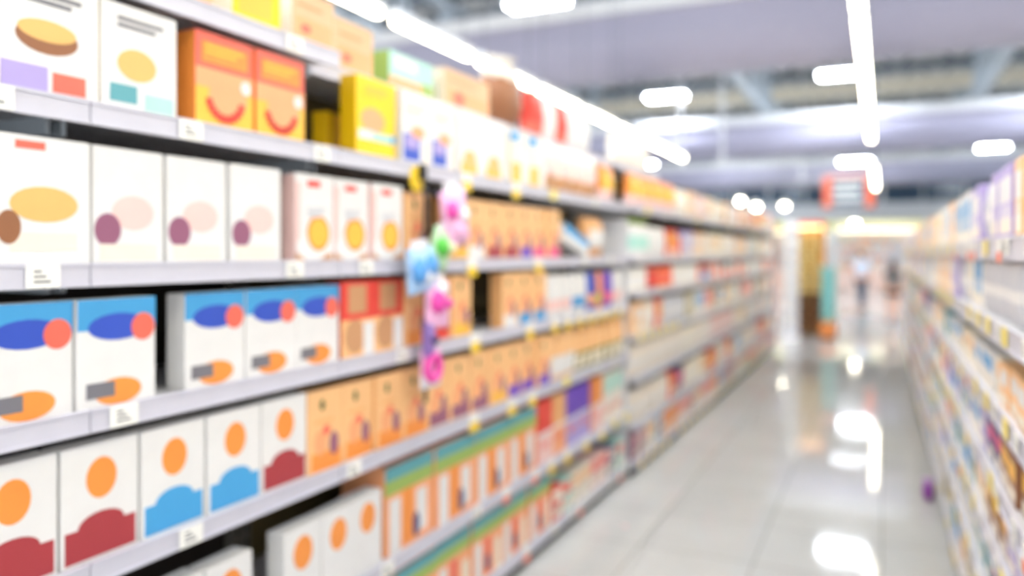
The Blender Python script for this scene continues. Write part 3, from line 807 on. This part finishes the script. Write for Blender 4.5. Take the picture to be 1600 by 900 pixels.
# hanging sign
t = thing('aisle_sign', 'hanging dark sign board with orange side panels at the far end', 'sign', (-1.07, 30, -0.22))
ORG = mat(232, 104, 62, 0.5)
b = MB(); b.box(-.56, -.02, 3.5, .56, .02, 4.45, mat(62, 76, 92, 0.5)); b.build('sign_board', t)
b = MB()
for s in (-1, 1):
    b.box(s * .69 - .13, -.04, 3.4, s * .69 + .13, .04, 4.55, ORG)
b.box(-.82, -.045, 4.45, .82, .045, 4.56, mat(240, 170, 150))
b.build('frame', t)
b = MB()
for q in range(3):
    b.box(-.5, -.03, 3.65 + q * .27, .45 - .12 * (q % 2), -.021, 3.75 + q * .27, TAGW)
b.build('lettering', t)
b = MB()
for s in (-1, 1):
    b.cyl((s * .7, 0, 4.55), (s * .7, 0, 8.52), 0.01, STEEL_D, n=6)
b.build('hanging_cable', t)
# pendant globes
for (x, y, z, lab) in ((-4.9, 31, 3.6, 'leftmost of the glowing pendant lamps past the shelving'), (-4.35, 31.2, 3.38, 'glowing pendant lamp just right of the leftmost one'), (-3.35, 31.5, 3.4, 'glowing pendant lamp standing alone right of the close pair'), (-.95, 33, 2.75, 'glowing pendant lamp low under the hanging sign')):
    t = thing('pendant_lamp', lab, 'lamp', (x, y, z), 0, 'pendant lamps past the shelving')
    b = MB(); b.blob((0, 0, 0), (.11, .11, .11), mat(255, 246, 222, emit=BULB_STRENGTH), n=8); b.build('bulb', t)
    b = MB(); b.lathe([(.20, .02), (.18, .06), (.10, .16), (.04, .2), (.03, .26)], WHITE); b.build('lamp_shade', t)
    b = MB(); b.cyl((0, 0, .26), (0, 0, 8.3 - z), .008, STEEL_D, n=6); b.build('cord', t)

# market counters and far shelving
def counter(label, x0, x1, y, fascia, low, goods, h=2.5):
    t = thing('market_stall', label, 'stall', ((x0 + x1) / 2, y, 0))
    W = (x1 - x0) / 2
    b = MB(); b.box(-W, 0, 0, W, .9, .85, low, bevel=.01); b.build('counter', t)
    b = MB(); b.box(-W, .9, 0, W, .96, h, mat(232, 228, 218)); b.build('back_panel', t)
    b = MB(); b.box(-W, -.1, h, W, .96, h + .38, fascia, bevel=.01); b.build('canopy', t)
    for s in (-1, 1):
        b = MB(); b.box(s * (W - .03) - .03, -.08, .85, s * (W - .03) + .03, -.02, h, WHITE); b.build('post', t)
    b = MB(); b.box(-W + .1, .2, h - .05, W - .1, .3, h - .002, mat(255, 246, 230, emit=2.5)); b.build('added_fill_strip', t)  # added glow strip hidden under the canopy, lifts the stall and floor
    for q in range(3):
        b = MB(); b.box(-W, .55, 1.2 + q * .42, W, .9, 1.225 + q * .42, WHITE); b.build('shelf', t)
    return t
counter('far stall with yellow green canopy left of the aisle end', -4.6, -1.9, 34.5, mat(206, 210, 110), mat(240, 206, 190), None)
counter('far stall with cream canopy at the aisle end', -1.86, 1.6, 37, mat(236, 226, 170), mat(242, 214, 202), None, 2.6)
counter('far stall with turquoise canopy at the right end', 1.9, 5.0, 34, mat(150, 214, 204), mat(242, 214, 200), None, 2.35)
FB = ['fb_cr', 'fb_pk', 'fb_wh', 'fb_tn', 'fp_pk', 'fp_wh', 'fb_li', 'fb_rd']
for (x0, x1, y, nm) in ((-4.6, -1.9, 34.5, 'yellow green stall'), (-1.86, 1.6, 37, 'cream stall'), (1.9, 5.0, 34, 'turquoise stall')):
    for lvl, z, yy in ((1, .8505, .35), (2, 1.2255, .75), (3, 1.6455, .75), (4, 2.0655, .75)):
        x = x0 + .15
        c2 = {}
        while x < x1 - .2:
            k = rj.choice(FB)
            q = K[k]
            c2[k] = c2.get(k, 0) + 1
            o = link(q['name'], q['me'], None, (x, y + yy - .05, z), -PI / 2)
            tag(o, '%s, %s such on %s level of the %s' % (q['look'], ordn(c2[k]), ordn(lvl), nm), q['cat'], 'goods on the ' + nm)
            x += .24

# ------------------------------------------------------------------ people
def skin_mesh(name, pts, edges, m, parent, sub=2, smooth=True):
    me = bpy.data.meshes.new(name)
    me.from_pydata([p[0] for p in pts], edges, [])
    o = link(name, me, parent)
    me.materials.append(m)
    sk = o.modifiers.new('skin', 'SKIN')
    sk.use_smooth_shade = True
    if not me.skin_vertices:
        me.skin_vertices.new()
    for i, p in enumerate(pts):
        r = p[1]
        v = me.skin_vertices[0].data[i]
        v.radius = r if isinstance(r, tuple) else (r, r)
        v.use_root = (i == 0)
    ss = o.modifiers.new('sub', 'SUBSURF'); ss.levels = sub; ss.render_levels = sub
    return o
def person(label, loc, rz, H, skinc, top, bottom, hair, long_hair, shorts, stride):
    """standing figure, feet at z = 0, faces -Y in its own frame"""
    t = thing('person', label, 'person', loc, rz)
    s = H / 1.7
    P = []; E = []
    def v(x, y, z, r, link_to=None):
        P.append(((x * s, y * s, z * s), tuple(q * s for q in r) if isinstance(r, tuple) else r * s))
        if link_to is not None:
            E.append((link_to, len(P) - 1))
        return len(P) - 1
    pel = v(0, 0, .93, (.15, .10))
    wa = v(0, 0, 1.08, (.125, .09), pel)
    ch = v(0, .0, 1.28, (.15, .10), wa)
    nk0 = v(0, .01, 1.43, (.07, .06), ch)
    nk = v(0, 0, 1.49, .05, nk0)
    j = v(0, -.01, 1.55, (.062, .072), nk)
    hd = v(0, -.005, 1.61, (.072, .088), j)
    v(0, 0, 1.67, (.062, .072), hd)
    for sd in (-1, 1):
        sh = v(sd * .165, .005, 1.39, .052, ch)
        el = v(sd * .22, .03 * sd * stride, 1.12, .038, sh)
        wr = v(sd * .235, -.07, .90, .026, el)
        pm = v(sd * .235, -.085, .84, (.018, .036), wr)
        for f_, (fy, L) in enumerate(((-.034, .065), (-.012, .078), (.01, .074), (.03, .058))):
            a = v(sd * .237, -.085 + fy, .80, .009, pm)
            c = v(sd * .23, -.09 + fy, .80 - L * .55, .0085, a)
            v(sd * .215, -.095 + fy, .80 - L, .007, c)
        th = v(sd * .225, -.12, .83, .010, pm)
        v(sd * .218, -.14, .80, .008, th)
        st = stride * sd * .13
        hp = v(sd * .09, 0, .86, .088, pel)
        kn = v(sd * .095, -abs(st) * .3 - st * .5, .49, .056, hp)
        cf = v(sd * .095, -st * .7, .33, .053, kn)
        an = v(sd * .095, -st, .085, .034, cf)
        ft = v(sd * .10, -st - .07, .035, (.036, .03), an)
        v(sd * .10, -st - .15, .028, (.034, .024), ft)
    body = skin_mesh('body', P, E, skinc, t, 1)
    # face: nose, ears, eyes and mouth in one head-detail mesh
    b = MB()
    b.cyl((0, -.088 * s, 1.605 * s), (0, -.112 * s, 1.575 * s), .008 * s, skinc, r1=.014 * s, n=8)
    for sd in (-1, 1):
        b.blob((sd * .078 * s, .005 * s, 1.595 * s), (.012 * s, .02 * s, .03 * s), skinc, n=6)
        b.blob((sd * .030 * s, -.084 * s, 1.615 * s), (.013 * s, .008 * s, .008 * s), TAGW, n=6)
        b.blob((sd * .030 * s, -.091 * s, 1.615 * s), (.006 * s, .004 * s, .006 * s), KICK, n=6)
    b.blob((0, -.082 * s, 1.545 * s), (.024 * s, .008 * s, .006 * s), mat(190, 90, 84), n=6)
    b.build('face', t)
    # hair
    b = MB()
    b.blob((0, .018 * s, 1.645 * s), (.088 * s, .098 * s, .078 * s), hair, n=10)
    if long_hair:
        b.blob((0, .075 * s, 1.50 * s), (.10 * s, .05 * s, .20 * s), hair, n=10, noise=.03)
        for sd in (-1, 1):
            b.blob((sd * .075 * s, .03 * s, 1.53 * s), (.025 * s, .045 * s, .13 * s), hair, n=8)
    b.build('hair', t)
    # shirt
    Q = []; F = []
    def u(x, y, z, r, k=None):
        Q.append(((x * s, y * s, z * s), tuple(q * s for q in r) if isinstance(r, tuple) else r * s))
        if k is not None:
            F.append((k, len(Q) - 1))
        return len(Q) - 1
    a = u(0, 0, .93, (.172, .122)); a1 = u(0, 0, 1.08, (.15, .112), a); a2 = u(0, 0, 1.28, (.17, .12), a1); u(0, .01, 1.42, (.085, .075), a2)
    for sd in (-1, 1):
        q = u(sd * .17, .005, 1.385, .07, a2); u(sd * .205, .01 * sd * stride, 1.2, .058, q)
    skin_mesh('shirt', Q, F, top, t, 1)
    # trousers or shorts
    Q.clear(); F.clear()
    a = u(0, 0, .95, (.165, .118)); 
    for sd in (-1, 1):
        st = stride * sd * .13
        q = u(sd * .092, 0, .85, .108, a)
        kx, ky = sd * .095, -abs(st) * .3 - st * .5
        if shorts:
            u(sd * .095, ky * .4, .68, .098, q)
        else:
            k2 = u(kx, ky, .49, .072, q); u(sd * .095, -st, .10, .052, k2)
    skin_mesh('shorts' if shorts else 'trousers', Q, F, bottom, t, 1)
    b = MB()
    for sd in (-1, 1):
        st = stride * sd * .13
        b.blob((sd * .10 * s, (-st - .06) * s, .035 * s), (.05 * s, .125 * s, .036 * s), mat(70, 64, 62), n=8)
    b.build('shoes', t)
SKN = mat(226, 170, 138, 0.5)
person('person with long brown hair in grey top and navy shorts walking away', (.23, 19.9, 0), PI, 1.42, SKN, mat(112, 112, 112, .8), mat(26, 30, 56, .8), mat(92, 62, 44, .6), True, True, 0.8)
person('person in pale blue shirt and dark trousers far down the aisle', (-.52, 24.2, 0), PI - .5, 1.62, SKN, mat(214, 226, 244, .8), mat(92, 100, 116, .8), mat(60, 46, 40, .6), False, False, 0.5)
